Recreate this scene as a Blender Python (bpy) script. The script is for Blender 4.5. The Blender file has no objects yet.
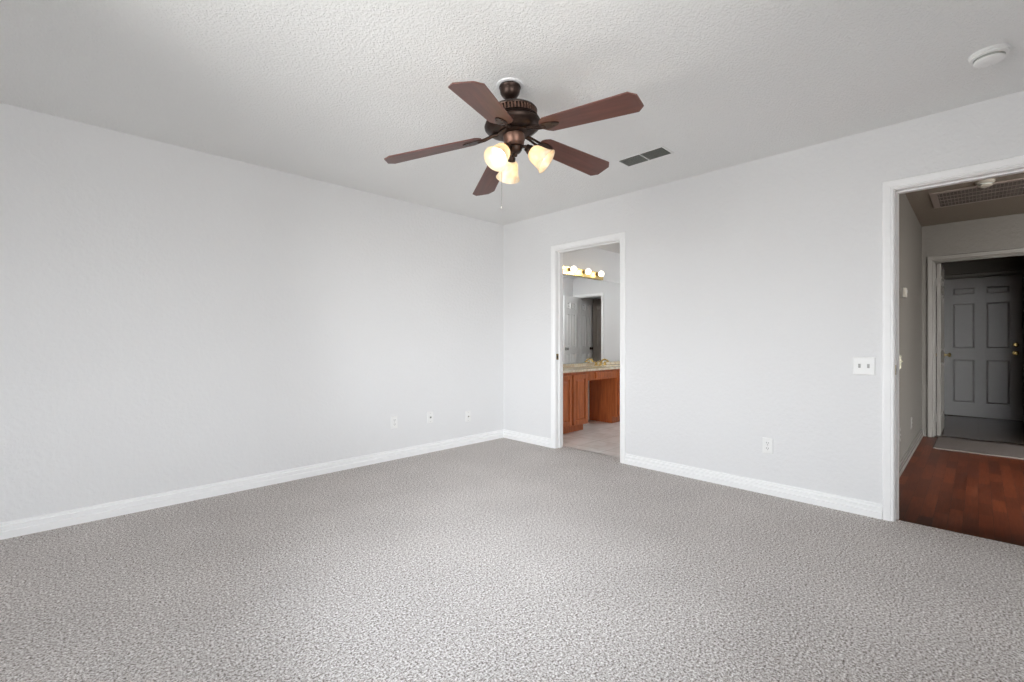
import bpy, bmesh, math, random
from mathutils import Matrix, Vector
random.seed(7)
S = bpy.context.scene
C = S.collection
PI = math.pi

# ------------------------------------------------------------------ camera
A0 = math.radians(45.35)
cam_d = bpy.data.cameras.new('camera')
cam_d.sensor_width = 36.0
cam_d.lens = 460.6 / 1024 * 36.0
cam_d.clip_start = 0.05
cam = bpy.data.objects.new('camera', cam_d)
cam.location = (0, 0, 1.108)
cam.rotation_euler = (PI / 2, 0, A0 - PI / 2)
C.objects.link(cam)
S.camera = cam

# ------------------------------------------------------------------ exposure
S.view_settings.view_transform = 'Standard'
S.view_settings.look = 'None'
S.view_settings.gamma = 1
S.view_settings.use_curve_mapping = False
S.view_settings.exposure = 0.74
try:
    S.cycles.use_denoising = True
    S.cycles.max_bounces = 16
    S.cycles.diffuse_bounces = 12
    S.cycles.glossy_bounces = 6
    S.cycles.transmission_bounces = 10
    S.cycles.transparent_max_bounces = 12
    S.cycles.sample_clamp_indirect = 6
    S.cycles.caustics_reflective = False
except Exception:
    pass

# ------------------------------------------------------------------ daylight outside the windows
SKY = 13.0
W = bpy.data.worlds.new('sky')
S.world = W
W.use_nodes = True
nt = W.node_tree
nt.nodes.clear()
out = nt.nodes.new('ShaderNodeOutputWorld')
bg = nt.nodes.new('ShaderNodeBackground')
tc = nt.nodes.new('ShaderNodeTexCoord')
sx = nt.nodes.new('ShaderNodeSeparateXYZ')
rp = nt.nodes.new('ShaderNodeValToRGB')
mp = nt.nodes.new('ShaderNodeMapRange')
mp.inputs['From Min'].default_value = -1
mp.inputs['From Max'].default_value = 1
nt.links.new(tc.outputs['Generated'], sx.inputs[0])
nt.links.new(sx.outputs['Z'], mp.inputs['Value'])
nt.links.new(mp.outputs[0], rp.inputs[0])
el = rp.color_ramp.elements
el[0].position = 0.47; el[0].color = (0.43, 0.43, 0.42, 1)
el[1].position = 0.56; el[1].color = (0.95, 0.98, 1.0, 1)
e = el.new(1.0); e.color = (0.74, 0.86, 1.0, 1)
nt.links.new(rp.outputs[0], bg.inputs['Color'])
bg.inputs['Strength'].default_value = SKY
nt.links.new(bg.outputs[0], out.inputs[0])

def portal(loc, rot, sx_, sy_):
    l = bpy.data.lights.new('window_portal', 'AREA')
    l.shape = 'RECTANGLE'; l.size = sx_; l.size_y = sy_
    l.cycles.is_portal = True
    o = bpy.data.objects.new('window_portal', l)
    o.location = loc; o.rotation_euler = rot
    C.objects.link(o)
    return o

# room numbers (metres)
E = 3.66; D = 3.843; H = 2.44; T = 0.11
XW = -0.42; YB = -0.62
WIN1 = (0.85, 2.3, 0.75, 2.2)      # on wall_window: y0,y1,z0,z1
WIN2 = (0.2, 1.4, 0.75, 2.2)        # on wall_back: x0,x1,z0,z1
HY = 0.465; HX = 7.17; HYR = -5.0    # hall; unseen right wall set far off to keep it dim
FX = 9.44                             # front door wall
BX = 7.87; BY = 1.56                  # bathroom far wall and side wall
portal((XW - T - 0.02, (WIN1[0] + WIN1[1]) / 2, (WIN1[2] + WIN1[3]) / 2), (0, -PI / 2, 0), WIN1[3] - WIN1[2], WIN1[1] - WIN1[0])
portal(((WIN2[0] + WIN2[1]) / 2, YB - T - 0.02, (WIN2[2] + WIN2[3]) / 2), (PI / 2, 0, 0), WIN2[1] - WIN2[0], WIN2[3] - WIN2[2])

# ------------------------------------------------------------------ materials
def newmat(name):
    m = bpy.data.materials.new(name)
    m.use_nodes = True
    return m, m.node_tree, m.node_tree.nodes['Principled BSDF']

def N(nt, kind, **kw):
    n = nt.nodes.new(kind)
    for k, v in kw.items():
        if k in n.inputs:
            n.inputs[k].default_value = v
        else:
            setattr(n, k, v)
    return n

def coords(nt, scale=(1, 1, 1), rot=(0, 0, 0)):
    t = nt.nodes.new('ShaderNodeTexCoord')
    m = nt.nodes.new('ShaderNodeMapping')
    m.inputs['Scale'].default_value = scale
    m.inputs['Rotation'].default_value = rot
    nt.links.new(t.outputs['Object'], m.inputs['Vector'])
    return m.outputs[0]

def ramp(nt, fac, stops):
    r = nt.nodes.new('ShaderNodeValToRGB')
    e = r.color_ramp.elements
    while len(e) < len(stops):
        e.new(0.5)
    for i, (p, c) in enumerate(stops):
        e[i].position = p; e[i].color = (*c, 1)
    nt.links.new(fac, r.inputs[0])
    return r.outputs[0]

def bump(nt, b, h, strength, dist):
    n = nt.nodes.new('ShaderNodeBump')
    n.inputs['Strength'].default_value = strength
    n.inputs['Distance'].default_value = dist
    nt.links.new(h, n.inputs['Height'])
    nt.links.new(n.outputs[0], b.inputs['Normal'])
    return n

def plain(name, col, rough=0.5, metal=0.0, noise=0.03, nscale=20, bmp=0.0, spec=None):
    m, nt, b = newmat(name)
    v = coords(nt)
    n = N(nt, 'ShaderNodeTexNoise', Scale=nscale, Detail=4.0)
    nt.links.new(v, n.inputs['Vector'])
    lo = tuple(max(0, c * (1 - noise)) for c in col)
    hi = tuple(min(1, c * (1 + noise)) for c in col)
    nt.links.new(ramp(nt, n.outputs['Fac'], [(0.3, lo), (0.7, hi)]), b.inputs['Base Color'])
    b.inputs['Roughness'].default_value = rough
    b.inputs['Metallic'].default_value = metal
    if spec is not None:
        b.inputs['Specular IOR Level'].default_value = spec
    if bmp:
        bump(nt, b, n.outputs['Fac'], bmp, 0.002)
    return m

def wallpaint(name, col, scale, strength, dist, rough=0.6, spec=0.3):
    m, nt, b = newmat(name)
    v = coords(nt)
    n = N(nt, 'ShaderNodeTexNoise', Scale=scale, Detail=5.0, Roughness=0.55)
    n2 = N(nt, 'ShaderNodeTexNoise', Scale=1.3, Detail=2.0)
    nt.links.new(v, n.inputs['Vector']); nt.links.new(v, n2.inputs['Vector'])
    nt.links.new(ramp(nt, n2.outputs['Fac'], [(0.3, tuple(c * 0.985 for c in col)), (0.7, col)]), b.inputs['Base Color'])
    r = nt.nodes.new('ShaderNodeMapRange')
    r.inputs['From Min'].default_value = 0.42; r.inputs['From Max'].default_value = 0.62
    nt.links.new(n.outputs['Fac'], r.inputs['Value'])
    bump(nt, b, r.outputs[0], strength, dist)
    b.inputs['Roughness'].default_value = rough
    b.inputs['Specular IOR Level'].default_value = spec
    return m

M = {}
M['wall'] = wallpaint('wall_paint', (0.80, 0.80, 0.805), 38, 0.4, 0.003)
M['ceil'] = wallpaint('ceiling_texture', (0.87, 0.87, 0.86), 90, 0.7, 0.0035, 0.8, 0.1)
M['trim'] = plain('trim_paint', (0.92, 0.92, 0.92), 0.35, noise=0.01)
M['hallwall'] = wallpaint('hall_paint_dimmed', (0.095, 0.085, 0.073), 38, 0.25, 0.003)  # paint darkened to stand in for the hall's low light
M['halltrim'] = plain('hall_trim_dimmed', (0.115, 0.103, 0.089), 0.4, noise=0.01)  # same dimness put into the trim colour
M['hallceil'] = wallpaint('hall_ceiling_dimmed', (0.135, 0.113, 0.09), 70, 0.6, 0.004, 0.8, 0.1)  # ceiling colour lowered too, for the dim hall
M['frontdoor'] = plain('front_door_paint', (0.25, 0.235, 0.23), 0.35, noise=0.02)
M['plastic'] = plain('white_plastic', (0.86, 0.86, 0.85), 0.35, noise=0.005)
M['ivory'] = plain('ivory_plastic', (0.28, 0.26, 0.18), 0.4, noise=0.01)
M['slot'] = plain('dark_slot', (0.05, 0.05, 0.05), 0.6)
M['toggle'] = plain('grey_toggle', (0.42, 0.42, 0.41), 0.4)
M['bronze'] = plain('oiled_bronze', (0.045, 0.028, 0.022), 0.38, 0.75, noise=0.35, nscale=30)
M['bronze_hi'] = plain('brushed_bronze', (0.17, 0.095, 0.07), 0.4, 0.7, noise=0.2, nscale=30)
M['chain'] = plain('chain_metal', (0.35, 0.33, 0.3), 0.35, 0.9)
M['brass'] = plain('polished_brass', (0.80, 0.60, 0.24), 0.24, 1.0, noise=0.06)
M['brass_dark'] = plain('antique_brass', (0.30, 0.22, 0.10), 0.3, 1.0, noise=0.1)
M['vent'] = plain('vent_grey_metal', (0.45, 0.46, 0.43), 0.5, 0.1)
M['ventdark'] = plain('vent_dark', (0.13, 0.13, 0.125), 0.8)
M['grille'] = plain('grille_paint', (0.15, 0.118, 0.10), 0.5)
M['slat'] = plain('grille_slat_shaded', (0.025, 0.018, 0.013), 0.8)  # shade of the slots put into the slat colour
M['dimplastic'] = plain('dimmed_hall_plastic', (0.27, 0.24, 0.20), 0.45)  # yellowish beige plastic, hall dimness darkened into its colour
M['closet'] = plain('closet_door_shadowed', (0.22, 0.19, 0.165), 0.5)  # closet shadow put into the brown of the door
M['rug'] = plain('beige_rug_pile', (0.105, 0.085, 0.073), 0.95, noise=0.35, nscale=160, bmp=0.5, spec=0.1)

# carpet
m, nt, b = newmat('speckled_carpet')
v = coords(nt)
n1 = N(nt, 'ShaderNodeTexNoise', Scale=130.0, Detail=3.0, Roughness=0.75)
n2 = N(nt, 'ShaderNodeTexNoise', Scale=2.2, Detail=3.0)
n3 = N(nt, 'ShaderNodeTexVoronoi', Scale=130.0)
for n in (n1, n2, n3): nt.links.new(v, n.inputs['Vector'])
n4 = N(nt, 'ShaderNodeTexNoise', Scale=72.0, Detail=2.0, Roughness=0.6)
nt.links.new(v, n4.inputs['Vector'])
fm = nt.nodes.new('ShaderNodeMix'); fm.data_type = 'FLOAT'
fm.inputs[0].default_value = 0.22
nt.links.new(n1.outputs['Fac'], fm.inputs[2]); nt.links.new(n4.outputs['Fac'], fm.inputs[3])
col = ramp(nt, fm.outputs[0], [(0.39, (0.15, 0.122, 0.108)), (0.47, (0.46, 0.42, 0.393)), (0.53, (0.66, 0.62, 0.595)), (0.62, (0.96, 0.93, 0.91))])
col2 = ramp(nt, n2.outputs['Fac'], [(0.3, (0.90, 0.90, 0.90)), (0.7, (1, 1, 1))])
mx = nt.nodes.new('ShaderNodeMix'); mx.data_type = 'RGBA'; mx.blend_type = 'MULTIPLY'
mx.inputs['Factor'].default_value = 1
nt.links.new(col, mx.inputs[6]); nt.links.new(col2, mx.inputs[7])
nt.links.new(mx.outputs[2], b.inputs['Base Color'])
mm = N(nt, 'ShaderNodeMath', operation='ADD')
nt.links.new(n1.outputs['Fac'], mm.inputs[0]); nt.links.new(n3.outputs['Distance'], mm.inputs[1])
bump(nt, b, mm.outputs[0], 0.6, 0.003)
b.inputs['Roughness'].default_value = 0.95
b.inputs['Specular IOR Level'].default_value = 0.1
M['carpet'] = m

def wood(name, dark, light, axis='x', rough=0.35, scale=3.0, coat=0.0):
    m, nt, b = newmat(name)
    sc = {'x': (1.2, 14, 14), 'y': (14, 1.2, 14), 'z': (14, 14, 1.2)}[axis]
    v = coords(nt, sc)
    n = N(nt, 'ShaderNodeTexNoise', Scale=scale, Detail=6.0, Roughness=0.6, Distortion=0.6)
    nt.links.new(v, n.inputs['Vector'])
    nt.links.new(ramp(nt, n.outputs['Fac'], [(0.3, dark), (0.7, light)]), b.inputs['Base Color'])
    b.inputs['Roughness'].default_value = rough
    b.inputs['Coat Weight'].default_value = coat
    bump(nt, b, n.outputs['Fac'], 0.08, 0.001)
    return m
M['blade'] = wood('mahogany_blade', (0.085, 0.030, 0.021), (0.155, 0.056, 0.040), 'x', 0.38, 2.5)
M['oak'] = wood('stained_oak', (0.34, 0.088, 0.024), (0.58, 0.165, 0.048), 'z', 0.4, 3.0)
M['oak_highlight'] = wood('stile_highlight', (0.45, 0.30, 0.2), (0.6, 0.42, 0.3), 'z', 0.5, 3.0)  # pale tone painting a reflected highlight on the cabinet stile

# parquet
m, nt, b = newmat('red_oak_parquet')
v = coords(nt)
br = N(nt, 'ShaderNodeTexBrick', Scale=1.0)
br.inputs['Brick Width'].default_value = 0.30
br.inputs['Row Height'].default_value = 0.066
br.inputs['Mortar Size'].default_value = 0.0012
br.inputs['Color1'].default_value = (0.055, 0.012, 0.004, 1)
br.inputs['Color2'].default_value = (0.125, 0.028, 0.009, 1)
br.inputs['Mortar'].default_value = (0.03, 0.01, 0.006, 1)
nt.links.new(v, br.inputs['Vector'])
v2 = coords(nt, (2, 30, 1))
n = N(nt, 'ShaderNodeTexNoise', Scale=3.0, Detail=6.0, Distortion=0.5)
nt.links.new(v2, n.inputs['Vector'])
g = ramp(nt, n.outputs['Fac'], [(0.3, (0.62, 0.6, 0.6)), (0.7, (1, 1, 1))])
mx = nt.nodes.new('ShaderNodeMix'); mx.data_type = 'RGBA'; mx.blend_type = 'MULTIPLY'
mx.inputs['Factor'].default_value = 1
nt.links.new(br.outputs['Color'], mx.inputs[6]); nt.links.new(g, mx.inputs[7])
nt.links.new(mx.outputs[2], b.inputs['Base Color'])
b.inputs['Roughness'].default_value = 0.42
b.inputs['Specular IOR Level'].default_value = 0.2
bump(nt, b, br.outputs['Fac'], 0.2, -0.001)
M['parquet'] = m

def tiles(name, c1, c2, mortar, w, off=(0, 0, 0), rough=0.25):
    m, nt, b = newmat(name)
    t = nt.nodes.new('ShaderNodeTexCoord'); mpg = nt.nodes.new('ShaderNodeMapping')
    mpg.inputs['Location'].default_value = off
    nt.links.new(t.outputs['Object'], mpg.inputs['Vector'])
    br = N(nt, 'ShaderNodeTexBrick', Scale=1.0, offset=0.0)
    br.inputs['Brick Width'].default_value = w
    br.inputs['Row Height'].default_value = w
    br.inputs['Mortar Size'].default_value = 0.004
    br.inputs['Color1'].default_value = (*c1, 1); br.inputs['Color2'].default_value = (*c2, 1)
    br.inputs['Mortar'].default_value = (*mortar, 1)
    nt.links.new(mpg.outputs[0], br.inputs['Vector'])
    n = N(nt, 'ShaderNodeTexNoise', Scale=6.0, Detail=6.0, Distortion=1.0)
    nt.links.new(mpg.outputs[0], n.inputs['Vector'])
    g = ramp(nt, n.outputs['Fac'], [(0.3, (0.86, 0.84, 0.81)), (0.7, (1, 1, 1))])
    mx = nt.nodes.new('ShaderNodeMix'); mx.data_type = 'RGBA'; mx.blend_type = 'MULTIPLY'
    mx.inputs['Factor'].default_value = 1
    nt.links.new(br.outputs['Color'], mx.inputs[6]); nt.links.new(g, mx.inputs[7])
    nt.links.new(mx.outputs[2], b.inputs['Base Color'])
    b.inputs['Roughness'].default_value = rough
    bump(nt, b, br.outputs['Fac'], 0.3, -0.001)
    return m
M['tile'] = tiles('bath_floor_tile', (0.86, 0.86, 0.845), (0.90, 0.90, 0.885), (0.66, 0.65, 0.62), 0.33)
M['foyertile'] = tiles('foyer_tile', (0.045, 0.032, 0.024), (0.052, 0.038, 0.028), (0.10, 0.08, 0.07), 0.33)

# counter: veined beige cultured marble
m, nt, b = newmat('beige_marble')
v = coords(nt)
n = N(nt, 'ShaderNodeTexNoise', Scale=4.0, Detail=7.0, Distortion=2.5)
nt.links.new(v, n.inputs['Vector'])
nt.links.new(ramp(nt, n.outputs['Fac'], [(0.38, (0.86, 0.78, 0.64)), (0.5, (0.74, 0.61, 0.42)), (0.6, (0.86, 0.79, 0.66))]), b.inputs['Base Color'])
b.inputs['Roughness'].default_value = 0.12
M['marble'] = m

# mirror, glass, lamp glass, bulbs
m, nt, b = newmat('mirror_silver')
v = coords(nt)
n = N(nt, 'ShaderNodeTexNoise', Scale=2.0)
nt.links.new(v, n.inputs['Vector'])
nt.links.new(ramp(nt, n.outputs['Fac'], [(0.3, (0.90, 0.91, 0.905)), (0.7, (0.91, 0.92, 0.915))]), b.inputs['Base Color'])
b.inputs['Metallic'].default_value = 1; b.inputs['Roughness'].default_value = 0.0
M['mirror'] = m

m = bpy.data.materials.new('window_glass'); m.use_nodes = True
nt = m.node_tree; nt.nodes.clear()
o_ = nt.nodes.new('ShaderNodeOutputMaterial'); tr = nt.nodes.new('ShaderNodeBsdfTransparent'); gl = nt.nodes.new('ShaderNodeBsdfGlossy')
gl.inputs['Roughness'].default_value = 0.02
fr = nt.nodes.new('ShaderNodeFresnel'); fr.inputs['IOR'].default_value = 1.45
mxs = nt.nodes.new('ShaderNodeMixShader')
nt.links.new(fr.outputs[0], mxs.inputs[0]); nt.links.new(tr.outputs[0], mxs.inputs[1]); nt.links.new(gl.outputs[0], mxs.inputs[2])
nt.links.new(mxs.outputs[0], o_.inputs[0])
M['glass'] = m

m = bpy.data.materials.new('frosted_shade_glass'); m.use_nodes = True
nt = m.node_tree; nt.nodes.clear()
o_ = nt.nodes.new('ShaderNodeOutputMaterial')
tl = nt.nodes.new('ShaderNodeBsdfTranslucent'); df = nt.nodes.new('ShaderNodeBsdfDiffuse'); gl = nt.nodes.new('ShaderNodeBsdfGlossy')
v = coords(nt)
n = N(nt, 'ShaderNodeTexNoise', Scale=18.0, Detail=3.0, Distortion=1.5)
nt.links.new(v, n.inputs['Vector'])
cc = ramp(nt, n.outputs['Fac'], [(0.35, (0.93, 0.80, 0.60)), (0.65, (0.97, 0.90, 0.76))])
nt.links.new(cc, tl.inputs['Color']); nt.links.new(cc, df.inputs['Color'])
gl.inputs['Roughness'].default_value = 0.2
m1 = nt.nodes.new('ShaderNodeMixShader'); m1.inputs[0].default_value = 0.45
m2 = nt.nodes.new('ShaderNodeMixShader'); m2.inputs[0].default_value = 0.05
nt.links.new(df.outputs[0], m1.inputs[1]); nt.links.new(tl.outputs[0], m1.inputs[2])
nt.links.new(m1.outputs[0], m2.inputs[1]); nt.links.new(gl.outputs[0], m2.inputs[2])
nt.links.new(m2.outputs[0], o_.inputs[0])
M['shade'] = m

def emit(name, col, strength):
    m, nt, b = newmat(name)
    b.inputs['Base Color'].default_value = (0.9, 0.9, 0.88, 1)
    b.inputs['Emission Color'].default_value = (*col, 1)
    b.inputs['Emission Strength'].default_value = strength
    return m
M['fanbulb'] = emit('fan_bulb_glow', (1.0, 0.80, 0.58), 4.2)
M['vanbulb'] = emit('vanity_bulb_glow', (1.0, 0.86, 0.68), 3.2)
M['dome'] = emit('fill_dome_glow', (0.98, 1.0, 1.0), 42)  # glow of the added, unseen bathroom fill light

# ------------------------------------------------------------------ mesh helpers
class MB:
    def __init__(s): s.bm = bmesh.new(); s.x = Matrix.Identity(4)
    def _add(s, vs, fs):
        v = [s.bm.verts.new(s.x @ Vector(p)) for p in vs]
        for f in fs:
            try: s.bm.faces.new([v[i] for i in f])
            except ValueError: pass
        return s
    def box(s, a, b):
        (x0, y0, z0), (x1, y1, z1) = a, b
        vs = [(x0, y0, z0), (x1, y0, z0), (x1, y1, z0), (x0, y1, z0), (x0, y0, z1), (x1, y0, z1), (x1, y1, z1), (x0, y1, z1)]
        return s._add(vs, [(3, 2, 1, 0), (4, 5, 6, 7), (0, 1, 5, 4), (1, 2, 6, 5), (2, 3, 7, 6), (3, 0, 4, 7)])
    def frustum(s, a, b, inset, axis):
        # box whose +axis/-axis end ('-y' etc) is inset
        (x0, y0, z0), (x1, y1, z1) = a, b
        i = inset
        if axis == '-y':
            vs = [(x0, y1, z0), (x1, y1, z0), (x1, y1, z1), (x0, y1, z1), (x0 + i, y0, z0 + i), (x1 - i, y0, z0 + i), (x1 - i, y0, z1 - i), (x0 + i, y0, z1 - i)]
        else:
            vs = [(x0, y0, z0), (x1, y0, z0), (x1, y0, z1), (x0, y0, z1), (x0 + i, y1, z0 + i), (x1 - i, y1, z0 + i), (x1 - i, y1, z1 - i), (x0 + i, y1, z1 - i)]
        return s._add(vs, [(0, 1, 2, 3), (7, 6, 5, 4), (0, 4, 5, 1), (1, 5, 6, 2), (2, 6, 7, 3), (3, 7, 4, 0)])
    def lathe(s, prof, n=32, mtx=None, cap=True):
        mtx = mtx or Matrix.Identity(4)
        rings = []
        for r, z in prof:
            if r < 1e-6:
                rings.append([s.bm.verts.new(s.x @ mtx @ Vector((0, 0, z)))])
            else:
                rings.append([s.bm.verts.new(s.x @ mtx @ Vector((r * math.cos(2 * PI * k / n), r * math.sin(2 * PI * k / n), z))) for k in range(n)])
        for a, b in zip(rings, rings[1:]):
            for k in range(n):
                k2 = (k + 1) % n
                if len(a) == 1 and len(b) == 1: continue
                if len(a) == 1: f = [a[0], b[k2], b[k]]
                elif len(b) == 1: f = [a[k], a[k2], b[0]]
                else: f = [a[k], a[k2], b[k2], b[k]]
                try: s.bm.faces.new(f)
                except ValueError: pass
        if cap:
            for r in (rings[0], rings[-1]):
                if len(r) > 2:
                    try: s.bm.faces.new(r)
                    except ValueError: pass
        return s
    def tube(s, pts, rad, n=10):
        # round tube through points
        pts = [Vector(p) for p in pts]
        rs = rad if isinstance(rad, (list, tuple)) else [rad] * len(pts)
        rings = []
        up = Vector((0, 0, 1))
        for i, p in enumerate(pts):
            d = (pts[min(i + 1, len(pts) - 1)] - pts[max(i - 1, 0)]).normalized()
            u = d.cross(up)
            if u.length < 1e-3: u = d.cross(Vector((1, 0, 0)))
            u.normalize(); w = d.cross(u).normalized()
            rings.append([s.bm.verts.new(s.x @ (p + (u * math.cos(2 * PI * k / n) + w * math.sin(2 * PI * k / n)) * rs[i])) for k in range(n)])
        for a, b in zip(rings, rings[1:]):
            for k in range(n):
                s.bm.faces.new([a[k], a[(k + 1) % n], b[(k + 1) % n], b[k]])
        s.bm.faces.new(rings[0]); s.bm.faces.new(rings[-1])
        return s
    def prism(s, outline, z0, z1):
        n = len(outline)
        vs = [(x, y, z0) for x, y in outline] + [(x, y, z1) for x, y in outline]
        fs = [tuple(range(n))[::-1], tuple(range(n, 2 * n))] + [(i, (i + 1) % n, n + (i + 1) % n, n + i) for i in range(n)]
        return s._add(vs, fs)
    def sweep(s, path_rings):
        # list of rings (same length) of points joined in order, capped
        rings = [[s.bm.verts.new(s.x @ Vector(p)) for p in r] for r in path_rings]
        n = len(rings[0])
        for a, b in zip(rings, rings[1:]):
            for k in range(n):
                s.bm.faces.new([a[k], a[(k + 1) % n], b[(k + 1) % n], b[k]])
        s.bm.faces.new(rings[0]); s.bm.faces.new(rings[-1])
        return s
    def build(s, name, mat, parent=None, smooth=False, bevel=0.0, loc=None, rot=None):
        bmesh.ops.recalc_face_normals(s.bm, faces=s.bm.faces)
        me = bpy.data.meshes.new(name)
        s.bm.to_mesh(me); s.bm.free()
        me.materials.append(M[mat] if isinstance(mat, str) else mat)
        o = bpy.data.objects.new(name, me)
        C.objects.link(o)
        if parent: o.parent = parent
        if loc is not None: o.location = loc
        if rot is not None: o.rotation_euler = rot
        if smooth:
            for p in me.polygons: p.use_smooth = True
            try: me.set_sharp_from_angle(angle=math.radians(35))
            except Exception: pass
        if bevel:
            bv = o.modifiers.new('bevel', 'BEVEL'); bv.width = bevel; bv.segments = 2; bv.limit_method = 'ANGLE'
        return o

def tag(o, label=None, cat=None, group=None, kind=None):
    if label: o['label'] = label
    if cat: o['category'] = cat
    if group: o['group'] = group
    if kind: o['kind'] = kind
    return o

def thing(name, label, cat, loc=(0, 0, 0), rot=(0, 0, 0), group=None):
    o = bpy.data.objects.new(name, None); C.objects.link(o)
    o.empty_display_size = 0.1
    o.location = loc; o.rotation_euler = rot
    return tag(o, label, cat, group)

def struct(name, mb, mat, label, cat, **kw):
    return tag(mb.build(name, mat, **kw), label, cat, kind='structure')

def copy_tree(o, parent=None):
    c = o.copy(); C.objects.link(c)
    if parent: c.parent = parent
    for ch in list(o.children): copy_tree(ch, c)
    return c

# ------------------------------------------------------------------ room shell
struct('floor', MB().box((XW, YB, -0.02), (E + 0.045, D, 0.0)).box((E + 0.045, 2.24, -0.02), (E + 0.14, 3.13, 0.0)), 'carpet',
       'speckled grey beige carpet covering the empty bedroom', 'carpet')
struct('ceiling', MB().box((XW - T, YB - T, H), (E + T, D + T, H + 0.08)), 'ceil',
       'white textured bedroom ceiling that carries the fan', 'ceiling')
struct('wall_left', MB().box((XW - T, D, -0.02), (BX + T, D + T, H)), 'wall',
       'long white wall on the left with three outlet plates near its base', 'wall')
# wall with the two doorways
bo = (2.30, 3.06, 2.035)      # bathroom clear opening y0,y1,top
ho = (-0.40, 0.358, 2.035)    # hall clear opening
J = 0.019
w = MB()
w.box((E, YB, -0.02), (E + T, ho[0] - J, H))
w.box((E, ho[0] - J, ho[2] + J), (E + T, ho[1] + J, H))
w.box((E, ho[1] + J, -0.02), (E + T, bo[0] - J, H))
w.box((E, bo[0] - J, bo[2] + J), (E + T, bo[1] + J, H))
w.box((E, bo[1] + J, -0.02), (E + T, D, H))
struct('wall_right', w, 'wall', 'white bedroom wall with the two open doorways and the light switch', 'wall')

def wall_with_hole_x(x0, x1, ya, yb, y0, y1, z0, z1):
    return MB().box((x0, ya, -0.02), (x1, y0, H)).box((x0, y1, -0.02), (x1, yb, H)).box((x0, y0, z1), (x1, y1, H)).box((x0, y0, -0.02), (x1, y1, z0))
def wall_with_hole_y(y0_, y1_, xa, xb, x0, x1, z0, z1):
    return MB().box((xa, y0_, -0.02), (x0, y1_, H)).box((x1, y0_, -0.02), (xb, y1_, H)).box((x0, y0_, z1), (x1, y1_, H)).box((x0, y0_, -0.02), (x1, y1_, z0))
struct('wall_front', wall_with_hole_x(XW - T, XW, YB, D, *WIN1), 'wall', 'white bedroom wall holding the wide window beside the camera', 'wall')
struct('wall_back', wall_with_hole_y(YB - T, YB, XW - T, E + T, *WIN2), 'wall', 'white bedroom wall behind the camera with a window', 'wall')

def window(name, label, length, z0, z1, loc, rotz):
    # local: x along the width, y depth, sash in the middle
    f = MB(); h = z1 - z0
    for a, b in (((0, -0.03, 0), (length, 0.03, 0.045)), ((0, -0.03, h - 0.045), (length, 0.03, h)), ((0, -0.03, 0), (0.045, 0.03, h)), ((length - 0.045, -0.03, 0), (length, 0.03, h)),
                 ((length / 2 - 0.03, -0.025, 0), (length / 2 + 0.03, 0.025, h)), ((0, -0.02, h / 2 - 0.02), (length, 0.02, h / 2 + 0.02))):
        f.box(a, b)
    o = struct(name, f, 'trim', label, 'window', loc=(loc[0], loc[1], z0), rot=(0, 0, rotz))
    MB().box((0.04, -0.003, 0.04), (length - 0.04, 0.003, h - 0.04)).build('glass_pane', 'glass', o)
    MB().box((-0.03, -0.10, -0.03), (length + 0.03, 0.03, 0.0)).build('window_sill', 'trim', o)
    return o
window('window_1', 'wide white framed bedroom window beside the camera', WIN1[1] - WIN1[0], WIN1[2], WIN1[3], (XW - T / 2, WIN1[0]), PI / 2)
window('window_2', 'white framed window in the wall behind the camera', WIN2[1] - WIN2[0], WIN2[2], WIN2[3], (WIN2[1], YB - T / 2), PI)

# baseboards: moulded profile (distance from wall, height)
BP = [(0, 0), (0.017, 0), (0.017, 0.040), (0.007, 0.043), (0.007, 0.049), (0.0145, 0.052), (0.0145, 0.070), (0.004, 0.073), (0.004, 0.079), (0.009, 0.082), (0.008, 0.090), (0, 0.092)]
def baseboard(name, p0, p1, nrm, label, mat='trim', m0=0, m1=0):
    # m0/m1: mitre slope at the ends (+1 shortens into an inside corner)
    p0 = Vector((*p0, 0)); p1 = Vector((*p1, 0)); nv = Vector((*nrm, 0)); d = (p1 - p0).normalized()
    rings = []
    for p, mi in ((p0, m0), (p1, -m1)):
        rings.append([p + nv * t + d * (t * mi) + Vector((0, 0, z)) for t, z in BP])
    return struct(name, MB().sweep(rings), mat, label, 'baseboard')
baseboard('baseboard_left', (XW, D), (E, D), (0, -1), 'long white moulded baseboard under the outlet plates', m0=1, m1=1)
baseboard('baseboard_right', (E, D), (E, 3.115), (-1, 0), 'short white baseboard between the room corner and the bathroom doorway', m0=1)
baseboard('baseboard_middle', (E, 2.238), (E, 0.42), (-1, 0), 'white baseboard between the two doorways')
baseboard('baseboard_end', (E, -0.458), (E, YB), (-1, 0), 'white baseboard past the hall doorway', m1=1)
baseboard('baseboard_back', (E, YB), (XW, YB), (0, 1), 'white baseboard under the window behind the camera', m0=1, m1=1)
baseboard('baseboard_front', (XW, YB), (XW, D), (1, 0), 'white baseboard under the wide window', m0=1, m1=1)

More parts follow.
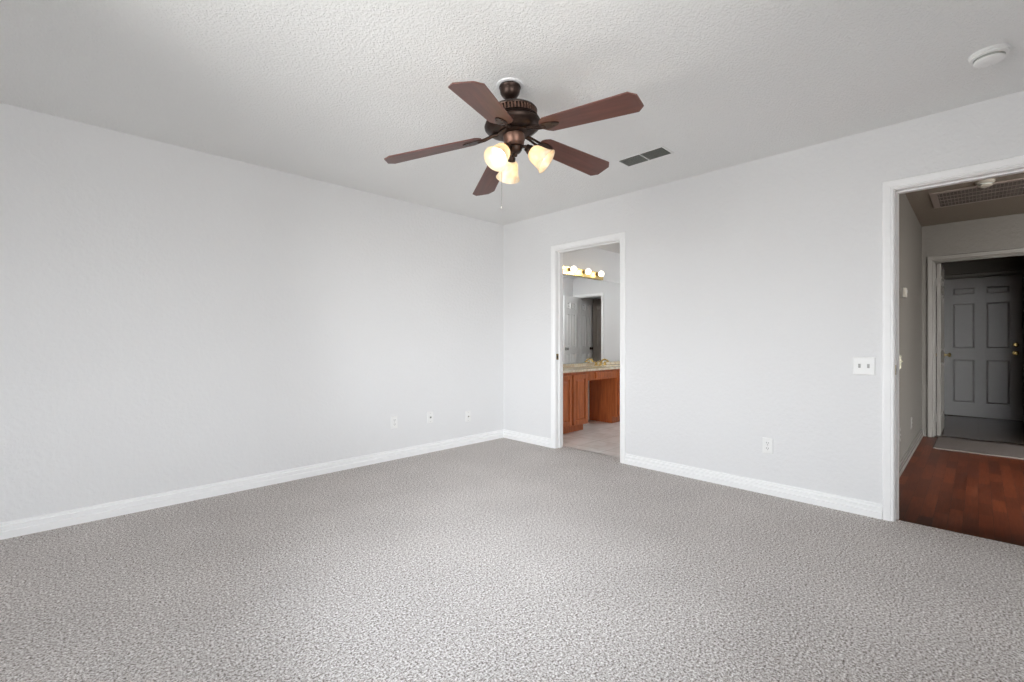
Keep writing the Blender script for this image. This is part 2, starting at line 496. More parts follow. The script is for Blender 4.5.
# door casings: profile (outward offset from the opening, thickness)
CP = [(0, 0), (0, 0.010), (0.006, 0.014), (0.012, 0.011), (0.018, 0.015), (0.040, 0.017), (0.050, 0.017), (0.055, 0.012), (0.057, 0)]
def casing(mb, x, side, y0, y1, top, reveal=0.005):
    rings = []
    a, b_, t = y0 - reveal, y1 + reveal, top + reveal
    for kind in range(4):
        r = []
        for o, th in CP:
            xx = x + side * th
            if kind == 0: r.append((xx, a - o, 0))
            if kind == 1: r.append((xx, a - o, t + o))
            if kind == 2: r.append((xx, b_ + o, t + o))
            if kind == 3: r.append((xx, b_ + o, 0))
        rings.append(r)
    mb.sweep(rings)
def jamb(mb, x0, x1, y0, y1, top, stop_x, sw=0.035, st=0.011):
    mb.box((x0, y0 - J, 0), (x1, y0, top)); mb.box((x0, y1, 0), (x1, y1 + J, top)); mb.box((x0, y0 - J, top), (x1, y1 + J, top + J))
    mb.box((stop_x, y0, 0), (stop_x + sw, y0 + st, top)); mb.box((stop_x, y1 - st, 0), (stop_x + sw, y1, top)); mb.box((stop_x, y0 + st, top - st), (stop_x + sw, y1 - st, top))
def doorframe(name, x0, x1, op, label, mat, stop, front=True, back=True, m2=None):
    mb = MB(); jamb(mb, x0, x1, op[0], op[1], op[2], stop)
    o = struct(name, mb, mat, label, 'door frame', bevel=0.0015)
    if front:
        c = MB(); casing(c, x0, -1, *op); c.build('casing', mat, o)
    if back:
        c = MB(); casing(c, x1, 1, *op); c.build('casing', m2 or mat, o)
    return o
fr_bath = doorframe('trim_1', E, E + T, bo, 'white moulded frame around the open bathroom doorway', 'trim', E + 0.045)
fr_hall = doorframe('trim_2', E, E + T, ho, 'white moulded frame around the open hall doorway', 'trim', E + 0.045, m2='halltrim')
def strike(parent, y, z, x):
    s = MB().box((x - 0.017, y - 0.0015, z - 0.03), (x + 0.017, y + 0.0005, z + 0.03))
    o = s.build('strike_plate', 'brass_dark', parent); 
    MB().box((x - 0.008, y - 0.0025, z - 0.012), (x + 0.008, y - 0.0012, z + 0.012)).build('latch_hole', 'slot', o)
strike(fr_bath, bo[1], 0.945, E + 0.022)
strike(fr_hall, ho[1], 0.93, E + 0.022)

# ------------------------------------------------------------------ doors
def panel_door(name, label, w, h, t, mat, loc, rotz, knob='brass_dark', knob_side=1, deadbolt=False, peephole=False, knob_z=0.93, cat='door', st=0.105):
    mid = 0.09; k = 0.012
    z = [0.0, 0.19, 0.84, 0.98, 1.66, 1.76, h - 0.13, h]     # rails
    mb = MB().box((0, -t / 2 + k, 0), (w, t / 2 - k, h))
    xs = [(0, st), (w / 2 - mid / 2, w / 2 + mid / 2), (w - st, w)]
    for s in (-1, 1):
        ya, yb = (-t / 2, -t / 2 + k) if s < 0 else (t / 2 - k, t / 2)
        for a, b_ in xs: mb.box((a, ya, 0), (b_, yb, h))
        for i in (0, 2, 4, 6):
            for a, b_ in ((st, w / 2 - mid / 2), (w / 2 + mid / 2, w - st)):
                mb.box((a, ya, z[i]), (b_, yb, z[i + 1]))
        for i in (1, 3, 5):
            for a, b_ in ((st, w / 2 - mid / 2), (w / 2 + mid / 2, w - st)):
                g = 0.016
                mb.frustum((a + g, ya + (0.001 if s < 0 else 0), z[i] + g), (b_ - g, yb - (0.001 if s > 0 else 0), z[i + 1] - g), 0.018, '-y' if s < 0 else '+y')
    o = struct(name, mb, mat, label, cat, loc=loc, rot=(0, 0, rotz), bevel=0.001)
    kx = w - 0.06 if knob_side > 0 else 0.06
    kb = MB()
    for s in (-1, 1):
        m_ = Matrix.Translation((kx, s * t / 2, knob_z)) @ Matrix.Rotation(-s * PI / 2, 4, 'X')
        kb.lathe([(0.032, 0), (0.032, 0.004), (0.014, 0.008), (0.011, 0.03), (0.020, 0.036), (0.027, 0.047), (0.027, 0.056), (0.018, 0.064), (0, 0.066)], 20, m_)
    kb.build('door_knob', knob, o, smooth=True)
    if deadbolt:
        kb = MB()
        for s in (-1, 1):
            m_ = Matrix.Translation((kx, s * t / 2, knob_z + 0.115)) @ Matrix.Rotation(-s * PI / 2, 4, 'X')
            kb.lathe([(0.031, 0), (0.031, 0.006), (0.024, 0.012), (0.02, 0.016), (0, 0.017)], 20, m_)
            kb.x = Matrix.Translation((kx, s * t / 2, knob_z + 0.115)); kb.box((-0.005, min(0, s * 0.03), -0.014), (0.005, max(0, s * 0.03), 0.014)); kb.x = Matrix.Identity(4)
        kb.build('deadbolt', knob, o, smooth=True)
    if peephole:
        m_ = Matrix.Translation((w / 2, t / 2, 1.49)) @ Matrix.Rotation(-PI / 2, 4, 'X')
        MB().lathe([(0.012, 0), (0.012, 0.003), (0.007, 0.005), (0, 0.004)], 16, m_).build('peephole', knob, o, smooth=True)
    return o

def hinges(parent, x, y, zs, mat='halltrim'):
    for zc in zs:
        m = MB().lathe([(0.006, -0.045), (0.006, 0.045)], 10, Matrix.Translation((x, y, zc)))
        m.box((x - 0.016, y - 0.0015, zc - 0.045), (x + 0.016, y + 0.0015, zc + 0.045))
        m.build('hinge', mat, parent)

# ------------------------------------------------------------------ hall and foyer
struct('floor_hall', MB().box((E + 0.045, HYR, -0.02), (HX + 0.03, HY, 0.0)), 'parquet', 'reddish brown wood strip floor of the hall', 'floor')
# (the carpet reaches the hall doorway, so the parquet only starts past the wall face)
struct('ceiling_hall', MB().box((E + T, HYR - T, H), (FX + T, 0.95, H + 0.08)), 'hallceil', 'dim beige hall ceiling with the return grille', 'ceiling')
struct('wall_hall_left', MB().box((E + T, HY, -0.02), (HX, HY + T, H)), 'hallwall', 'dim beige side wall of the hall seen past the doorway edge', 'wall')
struct('wall_hall_right', MB().box((E + T, HYR - T, -0.02), (FX + T, HYR, H)), 'hallwall', 'unseen right side wall of the hall and foyer, set far off to dim them', 'wall')
fo = (-0.53, 0.356, 2.02)
ff = (-0.43, 0.385, 2.03)
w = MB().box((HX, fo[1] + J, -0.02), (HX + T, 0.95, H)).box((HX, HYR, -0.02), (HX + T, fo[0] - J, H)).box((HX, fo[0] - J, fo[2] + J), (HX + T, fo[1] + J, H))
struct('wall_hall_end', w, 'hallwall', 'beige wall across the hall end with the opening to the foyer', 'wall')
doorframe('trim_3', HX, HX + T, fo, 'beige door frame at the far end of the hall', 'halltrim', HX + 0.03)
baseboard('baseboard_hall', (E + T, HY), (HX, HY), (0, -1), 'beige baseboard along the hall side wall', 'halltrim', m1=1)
struct('floor_foyer', MB().box((HX + 0.03, HYR, -0.02), (FX + T, 0.95, 0.0)).box((FX + 0.02, ff[0], 0.0), (FX + T, ff[1], 0.010)), 'foyertile', 'dark brown tile floor before the front door', 'floor')
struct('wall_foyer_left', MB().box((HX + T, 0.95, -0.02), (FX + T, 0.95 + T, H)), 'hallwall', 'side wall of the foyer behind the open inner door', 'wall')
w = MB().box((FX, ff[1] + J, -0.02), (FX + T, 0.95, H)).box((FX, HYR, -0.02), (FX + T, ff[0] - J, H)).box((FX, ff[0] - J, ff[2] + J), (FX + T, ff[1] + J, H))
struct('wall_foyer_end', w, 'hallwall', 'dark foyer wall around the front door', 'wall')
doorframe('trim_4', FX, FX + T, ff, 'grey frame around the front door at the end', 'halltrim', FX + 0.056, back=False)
fd = panel_door('door_1', 'grey six panel front door with peephole at the far end of the hall', ff[1] - ff[0] - 0.006, 2.015, 0.045, 'frontdoor',
           (FX + 0.032, ff[1] - 0.003, 0.011), -PI / 2, 'brass', 1, True, True, 0.93)
MB().box((HX + 0.012, fo[0], 0.0), (HX + T - 0.01, fo[1], 0.014)).build('threshold', 'bronze')
tag(bpy.data.objects['threshold'], 'dark wooden threshold strip under the far hall opening', 'threshold', kind='structure')
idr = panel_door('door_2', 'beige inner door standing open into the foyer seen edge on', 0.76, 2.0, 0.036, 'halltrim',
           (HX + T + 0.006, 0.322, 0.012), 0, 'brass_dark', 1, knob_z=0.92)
hinges(idr, -0.004, 0.019, (0.2, 1.0, 1.78))
tag(MB().box((6.41, -0.62, 0.0005), (7.165, 0.325, 0.014)).build('hall_rug', 'rug', bevel=0.004), 'short beige carpet runner lying before the far hall opening', 'rug')

# return air grille on the hall ceiling
t = thing('return_air_grille', 'long slatted return air grille in the dim hall ceiling', 'vent', (5.60, -0.50, H))
gw, gl_ = 0.63, 0.81
f = MB()
f.box((0, 0, -0.012), (gw, 0.05, 0)).box((0, gl_ - 0.05, -0.012), (gw, gl_, 0)).box((0, 0.05, -0.012), (0.045, gl_ - 0.05, 0)).box((gw - 0.045, 0.05, -0.012), (gw, gl_ - 0.05, 0))
f.build('frame', 'grille', t, bevel=0.002)
MB().box((0.04, 0.045, -0.002), (gw - 0.04, gl_ - 0.045, -0.0005)).build('backing', 'ventdark', t)
g = MB()
n = 17
for i in range(n):
    x = 0.06 + i * (gw - 0.12) / (n - 1)
    g.x = Matrix.Translation((x, 0, -0.010)) @ Matrix.Rotation(math.radians(35), 4, 'Y')
    g.box((-0.0065, 0.05, -0.0009), (0.0065, gl_ - 0.05, 0.0009))
g.build('slats', 'slat', t)
g = MB()
for i in range(30):
    y = 0.06 + i * (gl_ - 0.12) / 29
    g.box((0.045, y - 0.0015, -0.013), (gw - 0.045, y + 0.001, -0.009))
for q in (1, 2, 3):
    x = 0.045 + q * (gw - 0.09) / 4
    g.box((x - 0.005, 0.05, -0.014), (x + 0.005, gl_ - 0.05, -0.006))
g.build('cross_bars', 'grille', t)

def smoke_alarm(label, loc, r=0.068, rotz=0.0, mat='plastic'):
    t = thing('smoke_detector', label, 'smoke detector', loc, (0, 0, rotz))
    MB().lathe([(r, 0), (r, -0.010), (r - 0.003, -0.012)], 40).build('base', mat, t, smooth=True)
    MB().lathe([(r - 0.006, -0.010), (r - 0.004, -0.014), (r - 0.004, -0.021), (r - 0.012, -0.024)], 40).build('rim', mat, t, smooth=True)
    MB().lathe([(r - 0.012, -0.0235), (r - 0.020, -0.025), (r - 0.020, -0.033)], 40).build('sensing_slot', 'vent', t, smooth=True)
    MB().lathe([(r - 0.020, -0.031), (r - 0.015, -0.033), (r - 0.016, -0.040), (r - 0.026, -0.047), (0.02, -0.050), (0, -0.050)], 40).build('cover', mat, t, smooth=True)
    MB().lathe([(0.010, -0.046), (0.010, -0.0515), (0, -0.052)], 16, Matrix.Translation((0.018, 0, 0))).build('test_button', mat, t, smooth=True)
    return t
smoke_alarm('round white smoke detector on the bedroom ceiling near the hall doorway', (3.065, -0.035, H))
smoke_alarm('small pale smoke detector on the dim hall ceiling beside the grille', (5.50, -0.04, H), 0.06, mat='dimplastic')

# ------------------------------------------------------------------ bathroom
struct('floor_bathroom', MB().box((E + 0.14, BY, -0.02), (9.2, D, 0.0)).box((E + 0.14, BY, -0.02), (E + 0.15, D, 0.0)), 'tile', 'pale beige tile floor of the bathroom', 'floor')
struct('ceiling_bathroom', MB().box((E + T, BY - T, H), (9.2 + T, D + T, H + 0.08)), 'wall', 'white bathroom ceiling above the mirror', 'ceiling')
struct('wall_bathroom_side', MB().box((E + T, BY - T, -0.02), (9.2, BY, H)), 'wall', 'white bathroom side wall opposite the mirror', 'wall')
do = (1.68, 2.285, 2.03)
w = MB().box((BX, BY, -0.02), (BX + T, do[0] - J, H)).box((BX, do[1] + J, -0.02), (BX + T, D, H)).box((BX, do[0] - J, do[2] + J), (BX + T, do[1] + J, H))
struct('wall_bathroom_end', w, 'wall', 'white end wall of the bathroom seen in the mirror', 'wall')
doorframe('trim_5', BX, BX + T, do, 'white frame around the dark doorway reflected in the mirror', 'trim', BX + 0.05)
a = math.atan2(1.80 - 1.70, 7.27 - 7.86)
panel_door('door_3', 'white panelled door standing open in the bathroom mirror', 0.60, 2.02, 0.035, 'trim', (BX - 0.022, 1.702, 0.008), a, 'chain', 1, knob_z=0.94)
struct('wall_closet', MB().box((9.2, BY - T, -0.02), (9.2 + T, D, H)).box((BX + T, 2.95, -0.02), (9.2, 2.95 + T, H)), 'wall', 'walls of the dark closet behind the bathroom doorway', 'wall')
panel_door('door_4', 'narrow white panelled door folded back inside the doorway seen in the mirror', 0.40, 2.02, 0.03, 'trim', (BX + T + 0.016, 1.665, 0.006), 0, 'bronze', 1, knob_z=0.94, st=0.06)
panel_door('door_5', 'shadow coloured brown panelled closet door deepest in the mirror', 0.66, 2.02, 0.035, 'closet', (8.43, 1.69, 0.006), PI / 2, 'bronze', 1, knob_z=0.94, st=0.09)

# vanity
VF = 3.40
def raised_door(parent, x0, x1, z0, z1, y=VF, name='door', hname=True, knob_x=None):
    t_ = 0.019; fw = 0.052
    mb = MB()
    mb.box((x0, y - t_, z0), (x0 + fw, y, z1)).box((x1 - fw, y - t_, z0), (x1, y, z1)).box((x0 + fw, y - t_, z0), (x1 - fw, y, z0 + fw)).box((x0 + fw, y - t_, z1 - fw), (x1 - fw, y, z1))
    mb.box((x0 + fw, y - 0.008, z0 + fw), (x1 - fw, y, z1 - fw))
    mb.frustum((x0 + fw + 0.008, y - t_ + 0.002, z0 + fw + 0.008), (x1 - fw - 0.008, y - 0.008, z1 - fw - 0.008), 0.022, '-y')
    return mb.build(name, 'oak', parent, bevel=0.0025)
def cabinet(label, x0, x1, doors):
    t = thing('vanity_cabinet', label, 'cabinet', (0, 0, 0))
    b_ = MB()
    b_.box((x0, VF + 0.019, 0.09), (x0 + 0.018, D - 0.002, 0.735)).box((x1 - 0.018, VF + 0.019, 0.09), (x1, D - 0.002, 0.735))
    b_.box((x0 + 0.018, VF + 0.019, 0.09), (x1 - 0.018, D - 0.002, 0.108)).box((x0 + 0.018, D - 0.012, 0.108), (x1 - 0.018, D - 0.002, 0.735))
    b_.box((x0, VF + 0.075, 0.0), (x1, D - 0.002, 0.09))
    b_.build('body', 'oak', t)
    f_ = MB().box((x0, VF, 0.09), (x0 + 0.035, VF + 0.019, 0.735)).box((x1 - 0.035, VF, 0.09), (x1, VF + 0.019, 0.735))
    f_.box((x0 + 0.035, VF, 0.69), (x1 - 0.035, VF + 0.019, 0.735)).box((x0 + 0.035, VF, 0.09), (x1 - 0.035, VF + 0.019, 0.12))
    for (a_, b2), (c_, d_) in zip(doors, doors[1:]):
        f_.box((b2 - 0.012, VF, 0.12), (c_ + 0.012, VF + 0.019, 0.69))
    f_.build('face_frame', 'oak', t, bevel=0.001)
    for a_, b2 in doors: raised_door(t, a_, b2, 0.105, 0.70)
    return t
c1 = cabinet('reddish oak vanity cabinet left of the knee space with raised panel doors', E + T + 0.004, 4.683, [(3.80, 4.05), (4.075, 4.345), (4.368, 4.655)])
MB().box((4.667, VF - 0.003, 0.095), (4.6835, VF, 0.60)).build('highlight_strip', 'oak_highlight', c1)['label'] = 'pale strip painted as a highlight on the cabinet stile'
c2 = cabinet('reddish oak vanity cabinet beyond the knee space', 5.325, 6.62, [(5.36, 5.77), (5.79, 6.18), (6.20, 6.59)])
t = thing('apron_drawer', 'oak drawer unit spanning the knee space under the counter', 'drawer')
MB().box((4.688, VF, 0.615), (5.323, VF + 0.019, 0.735)).box((4.83, VF + 0.019, 0.63), (5.18, VF + 0.38, 0.73)).build('body', 'oak', t, bevel=0.001)
MB().box((4.83, VF - 0.019, 0.637), (5.19, VF, 0.712)).frustum((4.835, VF - 0.024, 0.642), (5.185, VF - 0.019, 0.707), 0.012, '-y').build('drawer_front', 'oak', t, bevel=0.002)

# countertop with a moulded oval basin
t = thing('countertop', 'long beige marble vanity counter with low backsplash under the mirror', 'countertop')
cx0, cx1, cy0, cy1, cz0, cz1 = E + T + 0.003, 6.63, 3.372, D - 0.002, 0.736, 0.762
bx, by, ra, rb = 5.52, 3.585, 0.215, 0.15
mb = MB(); NN = 48
angs = [2 * PI * k / NN for k in range(NN)]
rx0, rx1 = bx - 0.30, bx + 0.30
def rect_pt(a_):
    c_, s_ = math.cos(a_), math.sin(a_)
    k = min(((rx1 - bx) / abs(c_)) if abs(c_) > 1e-9 else 1e9, (((cy1 - by) if s_ > 0 else (by - cy0)) / abs(s_)) if abs(s_) > 1e-9 else 1e9)
    return (bx + k * c_, by + k * s_)
for zz in (cz1,):
    o1 = [mb.bm.verts.new((*rect_pt(a_), zz)) for a_ in angs]
    prev = o1
    for fr_, dz in ((1.0, 0), (0.96, -0.006), (0.88, -0.05), (0.7, -0.10), (0.4, -0.128), (0.12, -0.135)):
        cur = [mb.bm.verts.new((bx + ra * fr_ * math.cos(a_), by + rb * fr_ * math.sin(a_), zz + dz)) for a_ in angs]
        for k in range(NN): mb.bm.faces.new([prev[k], prev[(k + 1) % NN], cur[(k + 1) % NN], cur[k]])
        prev = cur
    mb.bm.faces.new(prev)
mb.box((cx0, cy0, cz0), (rx0, cy1, cz1)).box((rx1, cy0, cz0), (cx1, cy1, cz1)).box((rx0, cy0, cz0), (rx1, cy0 + 0.012, cz1 - 0.0005))
mb.build('slab', 'marble', t, bevel=0.0)
MB().box((cx0, cy1 - 0.02, cz1), (cx1, cy1, cz1 + 0.04)).build('backsplash', 'marble', t, bevel=0.003)
# mirror
tag(MB().box((E + T + 0.01, D - 0.008, 0.805), (6.62, D - 0.002, 1.985)).build('wall_mirror', 'mirror'), 'wide frameless wall mirror above the bathroom counter', 'mirror')
# faucet
t = thing('faucet', 'polished brass two handle faucet at the back of the bathroom counter', 'faucet', (5.50, 3.775, cz1))
MB().lathe([(0.026, 0), (0.026, 0.008), (0.016, 0.016), (0.014, 0.04), (0.018, 0.05), (0, 0.055)], 20).tube([(0, 0, 0.035), (0, -0.03, 0.075), (0, -0.07, 0.088), (0, -0.11, 0.075), (0, -0.125, 0.055)], [0.013, 0.013, 0.012, 0.011, 0.011], 12).build('spout', 'brass', t, smooth=True)
for s in (-1, 1):
    MB().lathe([(0.025, 0), (0.025, 0.007), (0.015, 0.014), (0.013, 0.034), (0.017, 0.042), (0.012, 0.052), (0, 0.055)], 20, Matrix.Translation((s * 0.11, 0, 0))).tube([(s * 0.11, 0, 0.045), (s * 0.145, -0.012, 0.05), (s * 0.18, -0.02, 0.056)], [0.008, 0.007, 0.009], 10).build('handle', 'brass', t, smooth=True)
# vanity light bar
t = thing('vanity_light', 'brass light bar with round glowing bulbs above the mirror', 'lamp', (4.35, D, 2.04))
MB().box((0, -0.040, -0.054), (1.26, -0.001, 0.050)).build('bar', 'brass', t, bevel=0.004)
for bxp in (0.16, 0.48, 0.80, 1.11):
    s_ = MB().lathe([(0.026, 0), (0.024, 0.018), (0.019, 0.030)], 20, Matrix.Translation((bxp, -0.039, 0.014)) @ Matrix.Rotation(PI / 2, 4, 'X')).build('socket', 'brass_dark', t, smooth=True)
    pr = [(0.0, 0.041 + 0.0)]
    pr = [(0.014, -0.048), (0.016, -0.040)] + [(0.039 * math.sin(q * PI / 12), -0.039 * math.cos(q * PI / 12)) for q in range(2, 13)]
    pr[-1] = (0, 0.039)
    MB().lathe(pr, 24, Matrix.Translation((bxp, -0.108, 0.014)) @ Matrix.Rotation(PI / 2, 4, 'X')).build('light_bulb', 'vanbulb', t, smooth=True)

# added fill light on the bathroom ceiling, out of view, brightens the room
t = thing('fill_dome', 'added unseen round white fill light on the bathroom ceiling', 'lamp', (6.45, 2.3, H))
MB().lathe([(0.17, 0), (0.17, -0.02), (0.155, -0.025)], 32).build('base', 'trim', t, smooth=True)
MB().lathe([(0.155, -0.02), (0.15, -0.05), (0.12, -0.08), (0.07, -0.098), (0, -0.103)], 32).build('lamp_shade', 'dome', t, smooth=True)

# ------------------------------------------------------------------ plates on the walls
def plate(name, label, cat, w_, h_, loc, rotz, group=None, mat='plastic'):
    # local: x along the wall, -y out of the wall
    t = thing(name, label, cat, loc, (0, 0, rotz), group)
    MB().frustum((-w_ / 2, -0.006, -h_ / 2), (w_ / 2, 0, h_ / 2), 0.004, '-y').build('cover_plate', mat, t)
    return t
def outlet(label, loc, rotz, group=None, mat='plastic'):
    t = plate('wall_outlet', label, 'outlet', 0.070, 0.114, loc, rotz, group, mat)
    for s in (-1, 1):
        r_ = MB(); pts = []
        for k in range(24):
            a_ = 2 * PI * k / 24
            pts.append((0.0165 * math.cos(a_), max(-0.013, min(0.013, 0.0175 * math.sin(a_)))))
        r_.x = Matrix.Translation((0, -0.006, s * 0.0195)) @ Matrix.Rotation(PI / 2, 4, 'X')
        r_.prism(pts, 0, 0.0022)
        o = r_.build('receptacle', mat, t)
        q = MB().box((-0.0075, -0.0092, s * 0.0195 - 0.001), (-0.005, -0.0081, s * 0.0195 + 0.008)).box((0.005, -0.0092, s * 0.0195 - 0.001), (0.0075, -0.0081, s * 0.0195 + 0.008)).box((-0.002, -0.0092, s * 0.0195 - 0.0095), (0.002, -0.0081, s * 0.0195 - 0.0055))
        q.build('slots', 'slot', o)
    MB().lathe([(0.003, 0), (0.002, 0.0012), (0, 0.0014)], 10, Matrix.Translation((0, -0.006, 0)) @ Matrix.Rotation(PI / 2, 4, 'X')).build('screw', 'toggle', t)
    return t
def jack(label, loc, rotz, kind):
    t = plate('wall_jack', label, 'wall jack', 0.070, 0.114, loc, rotz)
    if kind == 'phone':
        MB().box((-0.009, -0.008, -0.009), (0.009, -0.005, 0.009)).build('socket', 'toggle', t)
        MB().box((-0.006, -0.009, -0.006), (0.006, -0.0078, 0.004)).build('socket_opening', 'slot', t)
    else:
        MB().lathe([(0.0075, 0), (0.0075, 0.003), (0.0048, 0.003), (0.0048, 0.012), (0, 0.012)], 12, Matrix.Translation((0, -0.005, 0)) @ Matrix.Rotation(PI / 2, 4, 'X')).build('coaxial_connector', 'chain', t)
    for s in (-1, 1):
        MB().lathe([(0.003, 0), (0.002, 0.0012), (0, 0.0014)], 10, Matrix.Translation((0, -0.006, s * 0.042)) @ Matrix.Rotation(PI / 2, 4, 'X')).build('screw', 'toggle', t)
    return t
outlet('white outlet low on the left wall, nearest the camera of its three plates', (2.245, D, 0.347), 0)
jack('white phone jack plate low on the left wall, middle of its three plates', (2.65, D, 0.347), 0, 'phone')
jack('white cable jack plate low on the left wall, nearest the room corner', (3.135, D, 0.300), 0, 'coax')
outlet('white outlet low on the wall between the bathroom and hall doorways', (E, 1.07, 0.350), -PI / 2)
# double switch
t = plate('light_switch', 'white double toggle light switch beside the hall doorway', 'light switch', 0.116, 0.114, (E, 0.512, 0.949), -PI / 2)
for s in (-1, 1):
    o = MB().box((s * 0.023 - 0.0065, -0.0068, -0.013), (s * 0.023 + 0.0065, -0.0058, 0.013)).build('switch_slot', 'toggle', t)
    MB().frustum((s * 0.023 - 0.005, -0.017, 0.000), (s * 0.023 + 0.005, -0.0066, 0.012), 0.0012, '-y').build('toggle', 'toggle', t)
# hall plates
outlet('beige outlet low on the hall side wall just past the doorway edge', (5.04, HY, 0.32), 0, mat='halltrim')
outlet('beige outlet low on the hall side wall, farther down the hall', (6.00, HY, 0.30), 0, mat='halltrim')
t = plate('light_switch', 'ivory light switch on the hall side wall close to the doorway', 'light switch', 0.070, 0.114, (5.07, HY, 0.93), 0, mat='ivory')
MB().frustum((-0.005, -0.017, 0.0), (0.005, -0.006, 0.012), 0.0012, '-y').build('toggle', 'ivory', t)
t = thing('thermostat', 'small pale thermostat box high on the hall side wall', 'thermostat', (5.26, HY, 1.53))
MB().box((-0.05, -0.006, -0.045), (0.05, 0, 0.045)).build('back_plate', 'halltrim', t, bevel=0.002)
MB().box((-0.044, -0.028, -0.04), (0.044, -0.006, 0.04)).build('housing', 'dimplastic', t, bevel=0.004)
MB().box((-0.02, -0.030, 0.0), (0.02, -0.0275, 0.022)).build('display', 'toggle', t)

# ------------------------------------------------------------------ bedroom ceiling vent
t = thing('ceiling_vent', 'grey two panel air vent in the bedroom ceiling right of the fan', 'vent', (2.95, 1.525, H))
vw, vl = 0.142, 0.34
f = MB(); fr_ = 0.012
f.box((-fr_, -fr_, -0.005), (vw + fr_, 0, 0)).box((-fr_, vl, -0.005), (vw + fr_, vl + fr_, 0)).box((-fr_, 0, -0.005), (0, vl, 0)).box((vw, 0, -0.005), (vw + fr_, vl, 0))
f.box((0, vl / 2 - 0.004, -0.006), (vw, vl / 2 + 0.004, 0))
f.build('frame', 'plastic', t, bevel=0.001)
MB().box((0, 0, -0.0015), (vw, vl, -0.0003)).build('backing', 'ventdark', t)
for (ya, yb) in ((0.001, vl / 2 - 0.005), (vl / 2 + 0.005, vl - 0.001)):
    g = MB()
    for i in range(11):
        x = 0.008 + i * (vw - 0.016) / 10
        g.x = Matrix.Translation((x, 0, -0.006)) @ Matrix.Rotation(math.radians(-40), 4, 'Y')
        g.box((-0.006, ya, -0.0006), (0.006, yb, 0.0006))
    g.build('louvres', 'vent', t)

# ------------------------------------------------------------------ ceiling fan
FC = Vector((1.679, 1.715, H))
fan = thing('ceiling_fan', 'bronze ceiling fan with five dark wooden blades and three glowing bell shades', 'ceiling fan', FC)
# the whole fan hangs slightly off plumb from its ball joint
axis_down = Vector((0.052, -0.075, -1)).normalized()
PIV = Vector((0, 0, -0.045))
q = Vector((0, 0, -1)).rotation_difference(axis_down)
TM = Matrix.Translation(PIV) @ q.to_matrix().to_4x4() @ Matrix.Translation(-PIV)
MB().lathe([(0.072, 0), (0.072, -0.003), (0.068, -0.006), (0.055, -0.006)], 32).build('ceiling_ring', 'wall', fan, smooth=True)
MB().lathe([(0.054, -0.005), (0.057, -0.014), (0.054, -0.020), (0.053, -0.026), (0.050, -0.042), (0.040, -0.058), (0.026, -0.068), (0.018, -0.070), (0, -0.070)], 32).build('canopy', 'bronze', fan, smooth=True)
r = MB(); r.x = TM
r.lathe([(0.0, -0.045), (0.0125, -0.05), (0.0125, -0.112), (0.020, -0.114), (0.022, -0.122), (0.03, -0.126)], 20)
r.build('downrod', 'bronze', fan, smooth=True)
mh = MB(); mh.x = TM
mh.lathe([(0.0, -0.116), (0.045, -0.117), (0.085, -0.122), (0.112, -0.130), (0.129, -0.141), (0.134, -0.149), (0.132, -0.154), (0.122, -0.157)], 48)
mh.lathe([(0.122, -0.155), (0.124, -0.182), (0.134, -0.184), (0.137, -0.188), (0.132, -0.191), (0.138, -0.194), (0.142, -0.198), (0.137, -0.202), (0.143, -0.205), (0.148, -0.211), (0.147, -0.219), (0.140, -0.229), (0.126, -0.240), (0.106, -0.248), (0.088, -0.250), (0.0, -0.251)], 48)
motor = mh.build('motor_housing', 'bronze', fan, smooth=True)
fl = MB()
for k in range(48):
    a_ = 2 * PI * k / 48
    fl.x = TM @ Matrix.Rotation(a_, 4, 'Z')
    fl.box((0.118, -0.0038, -0.184), (0.1315, 0.0038, -0.153))
fl.build('vent_ribs', 'bronze_hi', motor)
fw = MB(); fw.x = TM
fw.lathe([(0.0, -0.246), (0.080, -0.247), (0.082, -0.258), (0.070, -0.262), (0, -0.262)], 32)
fw.build('flywheel', 'bronze', fan, smooth=True)
sh = MB(); sh.x = TM
sh.lathe([(0.0, -0.26), (0.050, -0.261), (0.056, -0.265), (0.056, -0.292), (0.052, -0.298), (0.050, -0.312), (0.040, -0.322), (0.0, -0.324)], 32)
sh.build('switch_housing', 'bronze_hi', fan, smooth=True)
ft = MB(); ft.x = TM
ft.lathe([(0.0, -0.322), (0.036, -0.323), (0.040, -0.334), (0.035, -0.346), (0.026, -0.356), (0.012, -0.362), (0.009, -0.374), (0, -0.378)], 32)
ft.build('light_fitter', 'bronze', fan, smooth=True)

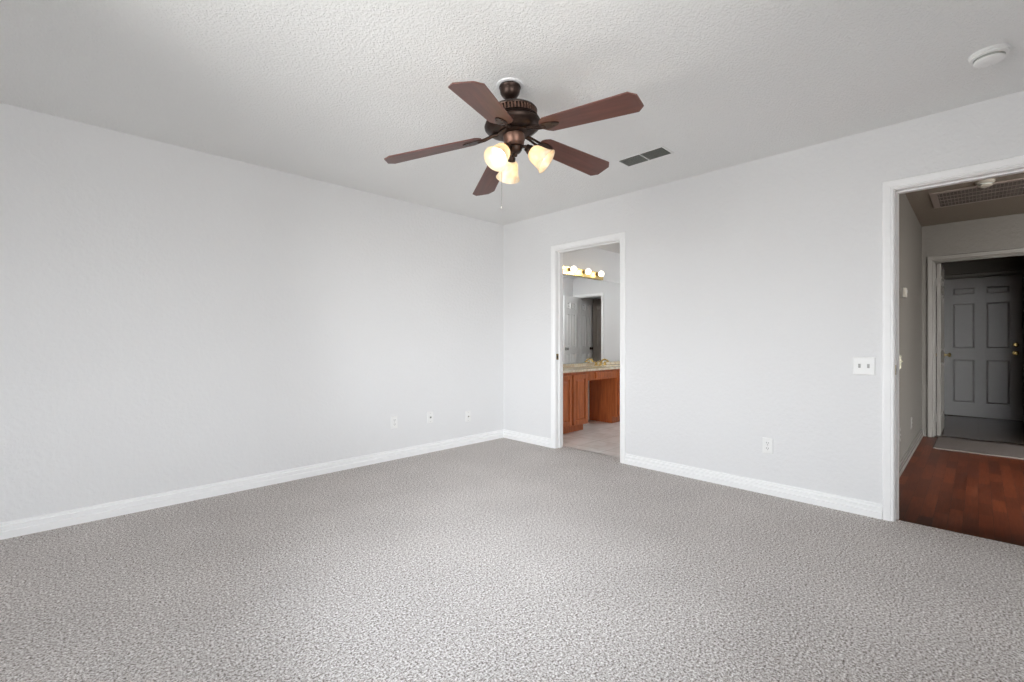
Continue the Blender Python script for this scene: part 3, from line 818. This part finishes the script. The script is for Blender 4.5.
# blades
TH0 = 1.741 + PI
DROOP = math.radians(7.5); PITCH = math.radians(-10); ZB = -0.262
def blade_outline():
    # x from hub outwards, clipped corner tip, rounded root
    w0, w1 = 0.060, 0.076
    x0, x1 = 0.170, 0.677
    p = [(x0, -0.028), (x0 + 0.012, -0.044), (x0 + 0.035, -w0), (x1 - 0.032, -w1), (x1, -w1 + 0.032), (x1, w1 - 0.032), (x1 - 0.032, w1), (x0 + 0.035, w0), (x0 + 0.012, 0.044), (x0, 0.028)]
    return p
blade_m = MB().prism(blade_outline(), -0.003, 0.003)
def iron_mesh():
    m_ = MB()
    # flat decorative plate under the blade root, neck rising to the flywheel
    out_ = []
    for k in range(28):
        a_ = 2 * PI * k / 28
        rr = 1 + 0.10 * math.cos(3 * a_)
        out_.append((0.213 + 0.052 * rr * math.cos(a_), 0.026 * rr * math.sin(a_)))
    m_.prism(out_, -0.0075, -0.0032)
    m_.tube([(0.19, 0.010, -0.006), (0.15, 0.011, -0.002), (0.11, 0.008, 0.008), (0.078, 0.004, 0.010)], [0.006, 0.0065, 0.0065, 0.007], 8)
    m_.tube([(0.19, -0.010, -0.006), (0.15, -0.011, -0.002), (0.11, -0.008, 0.008), (0.078, -0.004, 0.010)], [0.006, 0.0065, 0.0065, 0.007], 8)
    for sx_, sy_ in ((0.19, 0.0), (0.235, 0.012), (0.235, -0.012)):
        m_.lathe([(0.005, -0.0075), (0.004, -0.0095), (0, -0.010)], 10, Matrix.Translation((sx_, sy_, 0)))
    return m_
b0 = i0 = None
for k in range(5):
    R_ = TM @ Matrix.Translation((0, 0, ZB)) @ Matrix.Rotation(TH0 + k * math.radians(72), 4, 'Z')
    base = R_ @ Matrix.Translation((0.075, 0, 0)) @ Matrix.Rotation(DROOP, 4, 'Y') @ Matrix.Translation((-0.075, 0, 0)) @ Matrix.Rotation(PITCH, 4, 'X')
    if k == 0:
        b0 = blade_m.build('blade', 'blade', fan, bevel=0.0012); b = b0
        i0 = iron_mesh().build('blade_iron', 'bronze', b0, smooth=True)
    else:
        b = b0.copy(); C.objects.link(b); b.parent = fan
        i_ = i0.copy(); C.objects.link(i_); i_.parent = b
    b.matrix_local = base

# light kit: three arms with bell shades
FWD = A0
for k in range(3):
    phi = math.radians((-17, 101, -139)[k])     # clockwise from the viewing direction
    wa = FWD - phi
    L = TM @ Matrix.Translation((0, 0, -0.332)) @ Matrix.Rotation(wa, 4, 'Z')
    tilt = math.radians(47)                      # shade axis away from straight down
    ar = MB(); ar.x = L
    ar.tube([(0.025, 0, -0.004), (0.04, 0, 0.002), (0.056, 0, 0.001), (0.068, 0, -0.010)], [0.009, 0.008, 0.008, 0.009], 10)
    arm = ar.build('lamp_arm', 'bronze', fan, smooth=True)
    SM = L @ Matrix.Translation((0.062, 0, -0.006)) @ Matrix.Rotation(-tilt, 4, 'Y')   # local -z runs down the shade axis
    so = MB(); so.x = SM
    so.lathe([(0, 0.004), (0.018, 0.002), (0.021, -0.012), (0.025, -0.018), (0.025, -0.034), (0.020, -0.036)], 20)
    so.build('lamp_socket', 'bronze', fan, smooth=True)
    g = MB(); g.x = SM
    op_ = [(0.022, -0.030), (0.031, -0.034), (0.041, -0.048), (0.046, -0.066), (0.050, -0.090), (0.055, -0.110), (0.063, -0.126), (0.0665, -0.132)]
    inn = [(r_ - 0.003, z_) for r_, z_ in reversed(op_)]
    g.lathe(op_ + inn, 36, cap=False)
    shd = g.build('lamp_shade', 'shade', fan, smooth=True)
    bb = MB(); bb.x = SM
    bb.lathe([(0.012, -0.034), (0.013, -0.05), (0.020, -0.064), (0.026, -0.08), (0.026, -0.092), (0.018, -0.106), (0, -0.112)], 20)
    bb.build('light_bulb', 'fanbulb', shd, smooth=True)
# pull chain, plumb
pc = MB()
px_, py_ = None, None
rt = Vector((math.sin(A0), -math.cos(A0), 0)); fw_ = Vector((math.cos(A0), math.sin(A0), 0))
top = TM @ Vector((0, 0, -0.315)) + rt * (-0.066) - fw_ * 0.03
L_ = 0.33
pc.tube([top, top - Vector((0, 0, L_))], 0.0013, 6)
for k in range(0, 60):
    z_ = top.z - 0.003 - k * (L_ / 60)
    pc.lathe([(0, 0.0018), (0.0018, 0), (0, -0.0018)], 6, Matrix.Translation((top.x, top.y, z_)))
pch = pc.build('pull_chain', 'chain', fan)
MB().lathe([(0, 0.008), (0.003, 0.006), (0.004, -0.004), (0.002, -0.010), (0, -0.011)], 12, Matrix.Translation(top - Vector((0, 0, L_)))).build('pull_knob', 'chain', pch, smooth=True)
